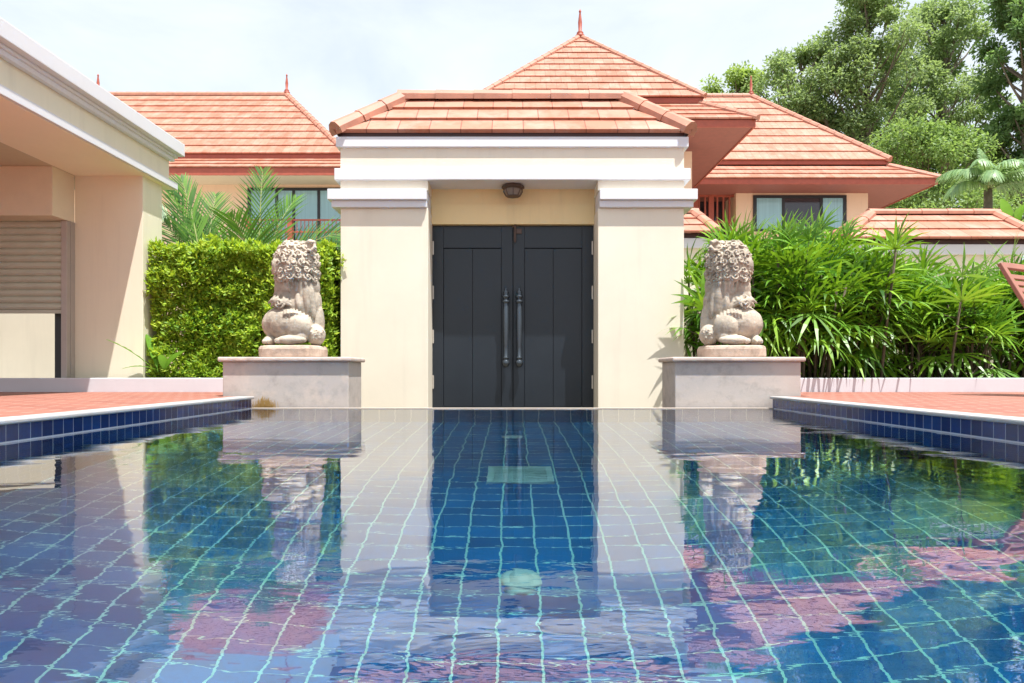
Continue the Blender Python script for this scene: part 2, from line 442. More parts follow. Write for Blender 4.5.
    if mir: b.v = [(-x, y, z) for x, y, z in b.v]; b.f = [f[::-1] for f in b.f]
    me = b.mesh('tmp', None)
    o = bpy.data.objects.new('tmp', me); COL.objects.link(o)
    md = o.modifiers.new('r', 'REMESH'); md.mode = 'VOXEL'; md.voxel_size = .0048
    sm = o.modifiers.new('s', 'SMOOTH'); sm.factor = .5; sm.iterations = 1
    dg = bpy.context.evaluated_depsgraph_get()
    nm = bpy.data.meshes.new_from_object(o.evaluated_get(dg))
    bpy.data.objects.remove(o)
    vs_ = [(v.co.copy(), v.normal.copy()) for v in nm.vertices]
    flat = []
    for c_, n0 in vs_:
        flat += list(c_+n0*(noise.noise(c_*14)*.004+noise.noise(c_*55)*.0012))
    nm.vertices.foreach_set('co', flat)
    nm.polygons.foreach_set('use_smooth', [True]*len(nm.polygons))
    nm.materials.append(M['stone']); nm.update()
    return nm
LIONS = {m: lion_mesh(m) for m in (False, True)}

# ------------------------------------------------------------------ ground and pool
GZ = -.30
PX = 2.13; PY = 5.70; DZ = .10
# ground sheet with the pool cut out
g = MB(); E = 400
hx, hy0, hy1 = PX+.05, -2.75, PY+.03
for x0, x1, y0, y1 in ((-E, -hx, -E, E), (hx, E, -E, E), (-hx, hx, -E, hy0), (-hx, hx, hy1, E)):
    g.q([(x0, y0, GZ), (x1, y0, GZ), (x1, y1, GZ), (x0, y1, GZ)])
struct('ground', g, 'ground')
lawn = MB(); lawn.q([(-E, 44, GZ+.004), (E, 44, GZ+.004), (E, E, GZ+.004), (-E, E, GZ+.004)])
struct('lawn', lawn, 'grass')
bounce_sheet = MB(); bounce_sheet.q([(-45, 9.5, GZ+.008), (45, 9.5, GZ+.008), (45, 44, GZ+.008), (-45, 44, GZ+.008)])  # unseen pale sheet, added to brighten the house soffits by bounce
struct('bounce_ground', bounce_sheet, 'bounce_sheet')

pf = struct('pool_floor', BX(-PX-.1, PX+.1, -2.8, PY+.05, -1.6, -1.35), 'floor_tile')
walls = []
for sx in (-1, 1):
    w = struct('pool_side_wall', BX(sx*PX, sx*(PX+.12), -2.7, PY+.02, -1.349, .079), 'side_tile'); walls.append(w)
    struct('pool_coping', BX(sx*(PX-.018), sx*(PX+.12), -2.9, PY+.045, .0791, .101), 'coping', .007)
    d = MB()
    xa, xb = sx*(PX+.1205), sx*(PX+.32)
    d.box(xa, xb, -8, PY+.03, GZ+.002, DZ)
    d.box(xb+sx*.0002, sx*32, -8, 7.0, GZ+.002, DZ)
    struct('brick_deck', d, 'pave')
w = struct('pool_end_wall', BX(-PX+.001, PX-.001, PY, PY+.05, -1.349, .0), 'end_tile'); walls.append(w)
w2 = struct('pool_end_wall', BX(-PX+.001, PX-.001, -2.7, -2.6, -1.349, .09), 'end_tile'); walls.append(w2)
struct('pool_edge_lip', BX(-PX+.002, PX-.002, PY-.004, PY+.055, .0005, .007), 'lip')
wm = MB()
bx_ = BX(-PX-.01, PX+.01, -2.65, PY+.02, -1.4, 0.0)
for f_ in bx_.f: wm.q([bx_.v[i] for i in f_])
wt = struct('pool_water', wm, 'water')
wt.data.polygons.foreach_set('use_smooth', [True]*len(wt.data.polygons))
# floor fittings
def floor_pt(x, y):
    a = math.atan((y-HY)/F); st = math.cos(a)/1.333; t = math.tan(math.asin(st))
    Y = F*CH/(y-HY)+1.35*t
    return (x-CX)*Y/F, Y
X_, Y_ = floor_pt(520, 475)
gr = thing('floor_drain', 'square pale green slotted drain grate on the blue pool floor', 'drain', (X_, Y_, -1.35))
fr = MB()
for s in (-1, 1):
    fr.box(X_+s*.135, X_+s*.165, Y_-.165, Y_+.165, -1.352, -1.325); fr.box(X_-.1345, X_+.1345, Y_+s*.135, Y_+s*.165, -1.352, -1.3251)
link('frame', fr, 'drain', gr)
for i in range(8):
    link('slat', BX(X_-.134, X_+.134, Y_-.125+i*.034, Y_-.105+i*.034, -1.352, -1.33), 'drain', gr)
for (px, py, r, lb) in ((521, 583, .068, 'larger round white fitting on the pool floor nearest the camera'), (512, 437, .07, 'small round white fitting on the pool floor near the far wall')):
    X_, Y_ = floor_pt(px, py)
    t = thing('pool_inlet', lb, 'pool fitting', (X_, Y_, -1.35), 'round fittings on the pool floor')
    link('rim', MB().lathe(X_, Y_, [(r, -1.352), (r, -1.335), (r*.8, -1.325), (r*.7, -1.325)], 24), 'drain', t, True)
    link('cover', MB().lathe(X_, Y_, [(r*.62, -1.352), (r*.62, -1.325), (r*.3, -1.315), (.004, -1.312)], 24), 'drain', t, True)

# kerbs (low white walls at the back of the deck)
k1 = link('kerb_wall', BX(-9, -2.45, 7.002, 7.16, GZ, .24), 'kerb', bevel=.008); tag(k1, 'low white kerb wall behind the brick deck on the left, under the hedge and pavilion', 'low wall', 'low white kerb walls')
k2 = link('kerb_wall', BX(2.45, 14, 7.002, 7.16, GZ, .24), 'kerb', bevel=.008); tag(k2, 'low white kerb wall behind the brick deck on the right, in front of the lady palms', 'low wall', 'low white kerb walls')

# ------------------------------------------------------------------ tiled roofs
def tier(mb, e, z0, t, z1, n, lift=.035, uvs=1.0):
    """stepped tile courses between eave rectangle e=(x0,x1,y0,y1) and top rectangle t"""
    def corners(r, z): return [Vector((r[0], r[2], z)), Vector((r[1], r[2], z)), Vector((r[1], r[3], z)), Vector((r[0], r[3], z))]
    E_, T_ = corners(e, z0), corners(t, z1)
    for sd in range(4):
        a0, b0, a1, b1 = E_[sd], E_[(sd+1) % 4], T_[sd], T_[(sd+1) % 4]
        d = (b0-a0).normalized()
        mid = (a1+b1)/2-(a0+b0)/2
        nrm = d.cross(mid).normalized()
        for i in range(n):
            p0, p1 = i/n, (i+1)/n
            la, lb_ = a0.lerp(a1, p0), b0.lerp(b1, p0); ua, ub = a0.lerp(a1, p1), b0.lerp(b1, p1)
            L1, L2 = la+nrm*lift, lb_+nrm*lift
            U1, U2 = ua+nrm*.004, ub+nrm*.004
            def u(p): return (p-a0).dot(d)+sd*3.7
            mb.q([L1, L2, U2, U1], [(u(L1), i+.05), (u(L2), i+.05), (u(U2), i+.95), (u(U1), i+.95)])
            mb.q([la-nrm*.01, lb_-nrm*.01, L2, L1], [(u(L1), i+.05), (u(L2), i+.05), (u(L2), i+.05), (u(L1), i+.05)])
def cap_row(p0, p1, w, h, seg, lift=.03):
    mb = MB(); p0, p1 = Vector(p0), Vector(p1)
    L = (p1-p0).length; n = max(1, round(L/seg)); d = (p1-p0).normalized()
    side = d.cross(Vector((0, 0, 1))).normalized(); up = side.cross(d).normalized()
    prof = [(-w/2, -h*.75), (-w/2, h*.05), (-w*.30, h*.75), (0, h), (w*.30, h*.75), (w/2, h*.05), (w/2, -h*.75)]
    for i in range(n):
        a = p0+d*(L*i/n-.01); b = p0+d*(L*(i+1)/n+.02)
        s0, s1 = 1.06, .94
        A = [a+side*x*s0+up*(y*s0) for x, y in prof]; B = [b+side*x*s1+up*(y*s1) for x, y in prof]
        k = len(mb.v); mb.v += [tuple(x) for x in A+B]; m = len(prof)
        for j in range(m-1): mb.f.append((k+j, k+j+1, k+m+j+1, k+m+j)); mb.uv.append(None)
        mb.f.append(tuple(range(k, k+m))[::-1]); mb.uv.append(None)
        mb.f.append(tuple(range(k+m, k+2*m))); mb.uv.append(None)
    return mb
def finial(x, y, z, h, parent, mat='red_paint'):
    link('finial', MB().lathe(x, y, [(h*.16, z-.05), (h*.17, z+h*.03), (h*.09, z+h*.07), (h*.13, z+h*.12), (h*.06, z+h*.2), (h*.075, z+h*.5), (h*.045, z+h*.75), (h*.03, z+h*.86), (h*.05, z+h*.9), (h*.03, z+h*.95), (.004, z+h)], 12), mat, parent, True)
def eaves(e, z, parent, th=.28, fm='red_paint', sm='dark_red', inset=.12):
    x0, x1, y0, y1 = e; x0 += inset*.4; x1 -= inset*.4; y0 += inset*.4; y1 -= inset*.4
    f = MB(); t = .05
    f.box(x0, x1, y0, y0+t, z-th, z+.0); f.box(x0, x1, y1-t, y1, z-th, z+.0)
    f.box(x0, x0+t, y0+t+.001, y1-t-.001, z-th, z+.0); f.box(x1-t, x1, y0+t+.001, y1-t-.001, z-th, z)
    link('fascia', f, fm, parent)
    link('soffit', BX(x0+t+.001, x1-t-.001, y0+t+.001, y1-t-.001, z-th+.03, z-.03), sm, parent)
def hips(e, z0, t, z1, parent, w, h, seg, ridge=True):
    E_ = [(e[0], e[2]), (e[1], e[2]), (e[1], e[3]), (e[0], e[3])]; T_ = [(t[0], t[2]), (t[1], t[2]), (t[1], t[3]), (t[0], t[3])]
    for a, b in zip(E_, T_):
        link('hip_cap', cap_row((*a, z0+.03), (*b, z1+.03), w, h, seg), 'cap', parent)
    if ridge and t[1]-t[0] > .1:
        link('ridge_cap', cap_row((t[0]-.05, (t[2]+t[3])/2, z1+.03), (t[1]+.05, (t[2]+t[3])/2, z1+.03), w, h, seg), 'cap', parent)

# ------------------------------------------------------------------ gate
GY = 7.40; DY = 7.80; GB = 8.6
gate = thing('entrance_gate', 'cream gateway with white mouldings, hipped terracotta roof and dark double doors behind the pool', 'gate', (0, GY, GZ))
s = GY/F
def gz(y, Y=GY): return CH+(HY-y)*Y/F
CL0, CL1 = (340.5-CX)*s, (428-CX)*s
CR0, CR1 = (598-CX)*s, (684-CX)*s
ztop = gz(137)
for a, b in ((CL0, CL1), (CR0, CR1)):
    link('column', BX(a, b, GY, GB, GZ, gz(208)-.001), 'gate_cream', gate, bevel=.006)
    link('column_top', BX(a, b, GY, GB, gz(190.5)+.001, gz(180.5)-.001), 'gate_cream', gate)
for a, b in (((329-CX)*s, (427.2-CX)*s), ((599-CX)*s, (696-CX)*s)):
    inn0 = a+.045 if a < 0 else a+.003; inn1 = b-.003 if a < 0 else b-.045
    c = MB(); c.box(a, b, GY-.075, GB+.07, gz(201), gz(190.5))
    link('capital', c, 'white', gate, bevel=.005)
    link('capital_moulding', BX(a+.035, b-.002, GY-.04, GB+.04, gz(208), gz(201)-.001) if a < 0 else BX(a+.002, b-.035, GY-.04, GB+.04, gz(208), gz(201)-.001), 'white', gate, bevel=.006)
link('architrave_band', BX((335-CX)*s, (690-CX)*s, GY-.034, GB+.034, gz(180.5), gz(169)), 'white', gate, bevel=.005)
link('frieze', BX(CL0, CR1, GY, GB, gz(169)+.001, gz(147.8)-.001), 'gate_cream', gate)
link('cornice', BX((336.5-CX)*s, (688-CX)*s, GY-.032, GB+.03, gz(147.8), gz(137.5)), 'white', gate, bevel=.006)
link('eave_board', BX((342-CX)*s, (683-CX)*s, GY-.015, GB+.015, gz(137.5)+.001, 2.795), 'brown_board', gate)
link('door_head_wall', BX(CL1-.05, CR0+.05, DY-.05, GB-.02, 1.935, gz(180.5)+.01), 'yellow', gate)
link('door_head_step', BX(CL1+.001, CR0-.001, DY-.065, DY-.0502, 1.935, CH+(HY-205.5)*DY/F), 'yellow', gate)
e = (-1.86, 1.88, 7.362, 8.638); t = (-1.24, 1.27, 8.0, 8.0); ze, zr = 2.825, 3.415
rf = MB(); tier(rf, e, ze, t, zr, 3, .032)
roof = link('roof', rf, 'gate_tile', gate)
link('roof_deck', BX(e[0]+.06, e[1]-.06, e[2]+.02, e[3]-.02, ze-.035, ze-.004), 'brown_board', roof)
hips(e, ze+.005, t, zr, roof, .19, .075, .42)
# doors
dz0, dz1 = GZ+.01, CH+(HY-226)*DY/F
dx0, dx1 = (431-CX)*DY/F, (594.5-CX)*DY/F; dxm = (513-CX)*DY/F
ds = DY/F
link('door_frame', BX(dx0-.03, dx0+.0, DY-.048, DY+.06, GZ, dz1), 'gate_cream', gate)
link('door_frame', BX(dx1, dx1+.03, DY-.048, DY+.06, GZ, dz1), 'gate_cream', gate)
def door_leaf(x0, x1, hinge):
    d = MB()
    pa, pb = x0+.135, x1-.125
    if hinge > 0: pa, pb = x0+.125, x1-.135
    ptop = CH+(HY-248)*ds
    d.box(x0, pa, DY, DY+.045, dz0, dz1); d.box(pb, x1, DY, DY+.045, dz0, dz1)
    d.box(pa+.0002, pb-.0002, DY, DY+.045, ptop, dz1); d.box(pa+.0002, pb-.0002, DY, DY+.045, dz0, dz0+.2)
    leaf = link('door', d, 'door', gate, bevel=.004)
    m = (pa+pb)/2
    link('core', BX(x0+.002, x1-.002, DY+.046, DY+.06, dz0, dz1-.002), 'door', leaf)
    p = MB(); p.box(pa+.002, m-.0013, DY+.012, DY+.035, dz0+.204, ptop-.004); p.box(m+.0013, pb-.002, DY+.012, DY+.035, dz0+.204, ptop-.004)
    link('panel', p, 'door', leaf, bevel=.003)
    hx_ = (505.9-CX)*ds if hinge < 0 else (519.2-CX)*ds
    za, zb = CH+(HY-366)*ds, CH+(HY-290)*ds; L = zb-za; hy_ = DY-.075
    prof = [(.004, za-.015), (.022, za-.008), (.036, za+.01), (.044, za+.035), (.036, za+.06), (.020, za+.075), (.036, za+.085), (.036, za+.095), (.022, za+.105), (.026, za+.2), (.034, za+L*.55), (.028, zb-.165), (.022, zb-.155), (.042, zb-.145), (.042, zb-.13), (.024, zb-.115), (.024, zb-.10), (.042, zb-.09), (.042, zb-.075), (.022, zb-.06), (.032, zb-.04), (.026, zb-.02), (.010, zb-.005), (.014, zb+.01), (.004, zb+.02)]
    hd = MB().lathe(hx_, hy_, prof, 16)
    hd.tube([(hx_, hy_+.01, za+.09), (hx_, DY+.005, za+.09)], .014); hd.tube([(hx_, hy_+.01, zb-.1), (hx_, DY+.005, zb-.1)], .014)
    link('handle', hd, 'door_metal', leaf, True)
    ex = x0 if hinge < 0 else x1
    for py in (248, 292.5, 336.5, 382, 418):
        zc = CH+(HY-py)*ds
        h = MB().box(ex-(-.012 if hinge < 0 else .030), ex+(.030 if hinge < 0 else -.012), DY-.007, DY+.001, zc-.07, zc+.07)
        h.tube([(ex+(.02 if hinge < 0 else -.02), DY-.008, zc-.075), (ex+(.02 if hinge < 0 else -.02), DY-.008, zc+.075)], .008)
        link('hinge', h, 'steel', leaf)
    return leaf
link('door_stop', BX(dx0-.002, dx1+.002, DY+.062, DY+.08, GZ, dz1), 'door', gate)
l1 = door_leaf(dx0+.003, dxm-.003, -1); l2 = door_leaf(dxm+.003, dx1-.003, 1)
lx = (515-CX)*ds
la = MB().box(lx-.014, lx+.014, DY-.03, DY+.001, CH+(HY-241)*ds, CH+(HY-223)*ds)
la.box(lx+.0142, lx+.075, DY-.014, DY-.002, CH+(HY-234)*ds, CH+(HY-229)*ds)
la.tube([(lx, DY-.035, CH+(HY-243)*ds), (lx, DY-.035, CH+(HY-224)*ds)], .009)
link('latch', la, 'bronze', l2, bevel=.003)
# lamp under the lintel
lY = 7.58; lX = (513-CX)*lY/F; lz = gz(180.5)-.001
lamp = thing('porch_lamp', 'small bronze flush lamp fixed under the gate lintel above the doors', 'lamp', (lX, lY, lz))
link('housing', MB().lathe(lX, lY, [(.10, lz-.0), (.12, lz-.01), (.125, lz-.035), (.105, lz-.045), (.10, lz-.05)], 8), 'bronze', lamp)
link('lamp_shade', MB().lathe(lX, lY, [(.098, lz-.0495), (.10, lz-.07), (.075, lz-.115), (.03, lz-.12)], 8), 'lamp_glass', lamp)
cg = MB()
for j in range(8):
    a = 2*math.pi*j/8+.01
    cg.tube([(lX+.102*math.cos(a), lY+.102*math.sin(a), lz-.05), (lX+.104*math.cos(a), lY+.104*math.sin(a), lz-.07), (lX+.079*math.cos(a), lY+.079*math.sin(a), lz-.117)], .005, 5)
cg.lathe(lX, lY, [(.08, lz-.1175), (.08, lz-.124), (.03, lz-.127)], 8)
link('cage', cg, 'bronze', lamp)

# ------------------------------------------------------------------ pedestals and lions
def pedestal(x0, x1, label):
    p = thing('pedestal', label, 'pedestal', ((x0+x1)/2, 6.1, GZ), 'stone pedestals of the lions')
    link('plinth', BX(x0, x1, 5.80, 6.30, GZ, .386), 'ped', p, bevel=.008)
    link('coping_slab', BX(x0-.03, x1+.03, 5.765, 6.33, .3862, .424), 'pedcap', p, bevel=.012)
    return p
pedestal((222.5-CX)*5.8/F, (348.5-CX)*5.8/F, 'grey rendered pedestal carrying the left stone lion, with dry moss at its foot')
pedestal((675-CX)*5.8/F, (801-CX)*5.8/F, 'grey rendered pedestal carrying the right stone lion, beside the lady palms')
tf = MB()
rnd = random.Random(3)
for i in range(160):
    x = (264-CX)*5.76/F+rnd.gauss(0, .045); y = 5.785+rnd.uniform(-.015, .008); hgt = rnd.uniform(.03, .11)*math.exp(-abs(x-(264-CX)*5.76/F)*6)
    dx = rnd.uniform(-.02, .02); w_ = .003
    tf.q([(x-w_, y, -.01), (x+w_, y, -.01), (x+dx+.001, y-.012, hgt), (x+dx-.001, y-.012, hgt)])
tag(link('moss_tuft', tf, 'drygrass'), 'tuft of dry orange moss at the foot of the left pedestal by the water', 'moss')

for sx, px, lb in ((1, 294, 'weathered stone guardian lion with curly mane on the left pedestal, before the hedge'), (-1, 731, 'weathered stone guardian lion with curly mane on the right pedestal, before the palms')):
    X = (px-CX)*6.06/F
    l = thing('lion_statue', lb, 'statue', (X, 6.06, .424), 'stone lions beside the gate')
    base = MB()
    n = 28; prof = []
    for i in range(n):
        a = 2*math.pi*i/n; c, s_ = math.cos(a), math.sin(a); q = 3.2
        prof.append((.270*math.copysign(abs(c)**(2/q), c), .235*math.copysign(abs(s_)**(2/q), s_)))
    rg = []
    for z, sc in ((.0, .97), (.012, 1), (.07, 1.01), (.092, .98), (.1, .93)):
        k0 = len(base.v); rg.append(k0)
        for x, y in prof:
            w_ = 1+.02*noise.noise(Vector((x*9+sx*3, y*9, z*20)))
            base.v.append((X+x*sc*w_, 6.06+y*sc*w_, .424+z+.004*noise.noise(Vector((x*12, y*12, 3+z*9)))*(z > .05)))
    for a_, b_ in zip(rg, rg[1:]):
        for j in range(n): base.f.append((a_+j, a_+(j+1) % n, b_+(j+1) % n, b_+j)); base.uv.append(None)
    base.f.append(tuple(rg[-1]+j for j in range(n))); base.uv.append(None); base.f.append(tuple(rg[0]+j for j in range(n))[::-1]); base.uv.append(None)
    link('statue_base', base, 'stone_pink', l)
    bo = bpy.data.objects.new('body', LIONS[sx < 0]); COL.objects.link(bo); bo.parent = l; bo.location = (0, 0, -.012)

# ------------------------------------------------------------------ pavilion on the left
pav = thing('pool_pavilion', 'cream flat-roofed pavilion with deep white eave and half-lowered shutter at left', 'building', (-5.5, 7.5, GZ))
YE = 7.9; YN = 2.6; XL = -10
link('wall', BX(-4.56, -3.85, 7.30, 7.70, GZ, 2.349), 'cream', pav, bevel=.004)
link('roof_slab', BX(XL, -3.842, YN, YE-.06, 2.352, 2.72), 'cream', pav)
link('soffit', BX(-4.555, -3.80, YN+.02, YE-.04, 2.3465, 2.3515), 'soffit', pav)
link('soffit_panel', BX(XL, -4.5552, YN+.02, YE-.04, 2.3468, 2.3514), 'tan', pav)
link('eave_lip', MB().box(-3.8415, -3.77, YN, YE, 2.352, 2.425).box(XL, -3.842, YE-.0595, YE, 2.352, 2.425), 'white', pav, bevel=.004)
cn = MB().box(-3.8415, -3.79, YN, YE-.03, 2.66, 2.73).box(XL, -3.7, YN, YE+.02, 2.7305, 2.87)
cn.box(-3.8415, -3.765, YN, YE-.01, 2.70, 2.7303)
link('parapet_cornice', cn, 'white', pav, bevel=.006)
link('column', BX(-9.9, -9.5, YN+.1, YN+.5, GZ, 2.345), 'cream', pav)
link('side_wall', BX(XL-.2, XL-.002, 6.0, 7.7, GZ, 2.349), 'cream', pav)
link('inner_wall', BX(-10, -5.2, 9.4, 9.6, GZ, 2.2), 'gate_cream', pav)
link('inner_wall', BX(-5.199, -5.1, 8.6, 9.4, GZ, 2.2), 'white', pav)
# shutter box, shutter, frames
link('shutter_box', BX(-9.9, -4.562, 6.95, 7.30, 1.855, 2.3462), 'box', pav, bevel=.004)
link('shutter_lintel', BX(-9.9, -4.73, 7.305, 7.5, 1.85, 2.3462), 'tan', pav)
sh = MB()
zb_ = CH+(HY-310)*7.2/F
z = 1.853
prof = []
nsl = 13; hs = (1.853-zb_)/nsl
x0s, x1s = -9.7, (65-CX)*7.2/F
for i in range(nsl):
    zt = 1.853-i*hs
    for (dy, dz) in ((0, 0), (-.018, -.22), (-.024, -.6), (-.012, -.90)):
        prof.append((7.2+dy, zt+dz*hs))
prof.append((7.2, zb_))
for a, b in zip(prof, prof[1:]):
    sh.q([(x0s, a[0], a[1]), (x0s, b[0], b[1]), (x1s, b[0], b[1]), (x1s, a[0], a[1])])
sht = link('roller_shutter', sh, 'shutter', pav)
sht.data.flip_normals()
link('bottom_rail', BX(x0s, x1s, 7.185, 7.215, zb_-.035, zb_-.001), 'shutter', sht)
xg = (66-CX)*7.25/F
link('guide_rail', BX((65.3-CX)*7.24/F, (71-CX)*7.24/F, 7.17, 7.2995, GZ, 1.853), 'alu', pav, bevel=.003)
link('guide_strip', BX((71.5-CX)*7.24/F, -4.5615, 7.23, 7.2995, GZ, 1.853), 'alu', pav)
link('door_stile', BX((56-CX)*7.4/F, (65-CX)*7.4/F, 7.38, 7.44, GZ, 1.849), 'frame', pav)

# ------------------------------------------------------------------ houses
def window(parent, x0, x1, z0, z1, Y, splits, dark=()):
    w = link('window', MB().box(x0, x1, Y-.06, Y+.02, z1-.12, z1).box(x0, x1, Y-.06, Y+.02, z0, z0+.12)
             .box(x0, x0+.14, Y-.0605, Y+.02, z0+.1201, z1-.1201).box(x1-.14, x1, Y-.0605, Y+.02, z0+.1201, z1-.1201), 'frame', parent)
    xs = [x0+.14]+list(splits)+[x1-.14]
    for i, (a, b) in enumerate(zip(xs, xs[1:])):
        link('pane', BX(a+(.0 if i == 0 else .06), b-(.0 if i == len(xs)-2 else .06), Y-.03, Y-.005, z0+.1202, z1-.1202), 'dark_glass' if i in dark else 'curtain_glass', w)
    for sp_ in splits: link('mullion', BX(sp_-.0598, sp_+.0598, Y-.05, Y+.0, z0+.1203, z1-.1203), 'frame', w)
    return w
def X28(px, Y): return (px-CX)*Y/F
def Z28(py, Y): return CH+(HY-py)*Y/F
# left house
hl = thing('house', 'peach two-storey house with long double-tiered terracotta roof, behind the palm and hedge', 'house', (-14, 34, GZ), 'villas behind the garden')
WY = 29.6
link('wall', BX(-24.5, -6.6, WY, 39, GZ, 8.25), 'peach', hl)
e1 = (-26, -5.4, 28.0, 40.6); z1_ = Z28(167, 28.0); t1 = (-24.6, -6.9, 29.2, 39.4); z1t = Z28(158, 29.2)
m_ = MB(); tier(m_, e1, z1_, t1, z1t, 3, .045); r1 = link('lower_roof', m_, 'houses_tile', hl); hips(e1, z1_, t1, z1t, r1, .3, .12, .5, False)
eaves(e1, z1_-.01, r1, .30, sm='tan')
e2 = (-24.4, -6.85, 29.0, 40.0); z2 = Z28(153.5, 29.0); t2 = (-20.4, -11.1, 34.5, 34.5); z2t = Z28(95, 34.5)
m_ = MB(); tier(m_, e2, z2, t2, z2t, 9, .05); r2 = link('upper_roof', m_, 'houses_tile', hl); hips(e2, z2, t2, z2t, r2, .3, .13, .5)
eaves(e2, z2-.01, r2, .17, sm='dark_red')
for x in (t2[0], t2[1]): finial(x, 34.5, z2t+.1, .95, r2)
window(hl, X28(248, WY), X28(345, WY), Z28(262, WY), Z28(188, WY), WY, (X28(277, WY), X28(294, WY), X28(319, WY)), ())
bal = MB(); by = 28.6
link('balcony_slab', BX(X28(240, by), X28(352, by), by-.1, WY-.001, Z28(266, by), Z28(260, by)), 'peach', hl)
x = X28(250, by)
while x < X28(350, by):
    bal.tube([(x, by, Z28(260, by)), (x, by, Z28(221, by))], .018, 5); x += .16
for py in (220, 232, 246): bal.box(X28(248, by), X28(350, by), by-.03, by+.03, Z28(py, by)-.03, Z28(py, by)+.03)
for px in (290, 248): bal.box(X28(px, by)-.1, X28(px, by)+.1, by-.06, by+.06, Z28(260, by), Z28(218, by))
link('balustrade', bal, 'red_paint', hl)
# centre tower
ht = thing('tower_house', 'square tower house with pyramid terracotta roof and finial, rising behind the gate', 'house', (2.43, 25, GZ), 'villas behind the garden')
link('wall', BX(2.43-3.2, 2.43+3.2, 21.9, 28.2, GZ, 7.2), 'peach', ht)
e1 = (2.43-4.7, 2.43+4.7, 20.3, 29.7); z1_ = Z28(118.5, 20.3); t1 = (2.43-3.3, 2.43+3.3, 21.7, 28.3); z1t = Z28(103, 21.7)
m_ = MB(); tier(m_, e1, z1_, t1, z1t, 4, .04); r1 = link('lower_roof', m_, 'houses_tile', ht); hips(e1, z1_, t1, z1t, r1, .22, .09, .4, False)
eaves(e1, z1_-.01, r1, .22)
e2 = (2.43-3.5, 2.43+3.5, 21.5, 28.5); z2 = Z28(96.5, 21.5); t2 = (2.43-.01, 2.43+.01, 25, 25); z2t = Z28(37, 25)
m_ = MB(); tier(m_, e2, z2, t2, z2t, 10, .04); r2 = link('upper_roof', m_, 'houses_tile', ht); hips(e2, z2, t2, z2t, r2, .2, .08, .4)
eaves(e2, z2-.01, r2, .17)
finial(2.43, 25, z2t+.02, .98, r2)
# right house
hr = thing('house', 'peach two-storey house with wide eaves and dark sliding window, at right before the trees', 'house', (10, 34, GZ), 'villas behind the garden')
link('wall', BX(X28(736, WY), X28(868, WY), WY, 39, GZ, Z28(183, 29.6)), 'peach', hr)
link('wall', BX(4.2, X28(736, WY)-.002, WY+1.6, 38.9, GZ, Z28(183, 29.6)), 'peach', hr)
e1 = (4.0, X28(940, 28.0), 28.0, 41); z1_ = Z28(178, 28.0); t1 = (5.0, X28(888, 29.3), 29.3, 39.6); z1t = Z28(166, 29.3)
m_ = MB(); tier(m_, e1, z1_, t1, z1t, 3, .045); r1 = link('lower_roof', m_, 'houses_tile', hr); hips(e1, z1_, t1, z1t, r1, .28, .11, .5, False)
eaves(e1, z1_-.01, r1, .22)
e2 = (5.2, X28(890, 29.2), 29.2, 40.2); z2 = Z28(160, 29.2); t2 = (8.0, X28(751, 34.7), 34.7, 34.7); z2t = Z28(96.5, 34.7)
m_ = MB(); tier(m_, e2, z2, t2, z2t, 9, .05); r2 = link('upper_roof', m_, 'houses_tile', hr); hips(e2, z2, t2, z2t, r2, .3, .13, .5)
eaves(e2, z2-.01, r2, .16)
finial(t2[1], 34.7, z2t+.1, .95, r2)
window(hr, X28(753, WY), X28(846, WY), Z28(232, WY), Z28(195.5, WY), WY, (X28(783, WY), X28(821, WY)), (1,))
link('window_sill', BX(X28(750, WY), X28(849, WY), WY-.12, WY-.001, Z28(234, WY), Z28(232, WY)-.001), 'peach', hr)
sc_ = MB(); sy = 29.9
for px in (695, 711, 737): sc_.box(X28(px, sy)-.11, X28(px, sy)+.11, sy-.06, sy+.06, Z28(226, sy), Z28(190, sy))
sc_.box(X28(690, sy), X28(740, sy), sy-.05, sy+.05, Z28(191.8, sy), Z28(189.4, sy)+.0)
for py in (196, 222): sc_.box(X28(690, sy), X28(738, sy), sy-.04, sy+.04, Z28(py, sy)-.05, Z28(py, sy)+.05)
x = X28(692, sy)
while x < X28(736, sy): sc_.box(x, x+.07, sy-.035, sy+.035, Z28(226, sy), Z28(190, sy)); x += .26
link('balcony_screen', sc_, 'red_paint', hr)
link('balcony_back', BX(4.25, X28(736, WY)-.01, WY+1.45, WY+1.59, GZ, Z28(184, 29.6)), 'dark_glass', hr)

# low outbuildings with tiled hip roofs
def outbuilding(x0, x1, y0, dep, ze, zr, rx0, rx1, label):
    o = thing('garden_building', label, 'outbuilding', ((x0+x1)/2, y0+dep/2, GZ), 'low tiled garden buildings')
    link('wall', BX(x0+.18, x1-.18, y0+.16, y0+dep-.16, GZ, ze-.24), 'cream', o)
    link('cornice', BX(x0+.12, x1-.12, y0+.10, y0+dep-.10, ze-.2395, ze-.08), 'white', o, bevel=.006)
    link('eave_board', BX(x0+.14, x1-.14, y0+.12, y0+dep-.12, ze-.0798, ze-.002), 'brown_board', o)
    e = (x0, x1, y0, y0+dep); t = (rx0, rx1, y0+dep/2, y0+dep/2)
    m = MB(); tier(m, e, ze, t, zr, 3, .028); r = link('roof', m, 'gate_tile', o); hips(e, ze+.003, t, zr, r, .19, .06, .4)
    return o
yb = 11.0
outbuilding((845-CX)*yb/F, (1041-CX)*yb/F, yb, 1.8, CH+(HY-238)*yb/F, CH+(HY-214)*(yb+.9)/F, (871-CX)*(yb+.9)/F, (994-CX)*(yb+.9)/F, 'low cream outbuilding with hipped terracotta roof above the palms at right')
outbuilding(1.5, (727-CX)*yb/F, yb+.5, 1.8, CH+(HY-232)*(yb+.5)/F, CH+(HY-213)*(yb+1.4)/F, 2.2, (694-CX)*(yb+1.4)/F, 'low outbuilding roof corner showing between the gate and the right palms')

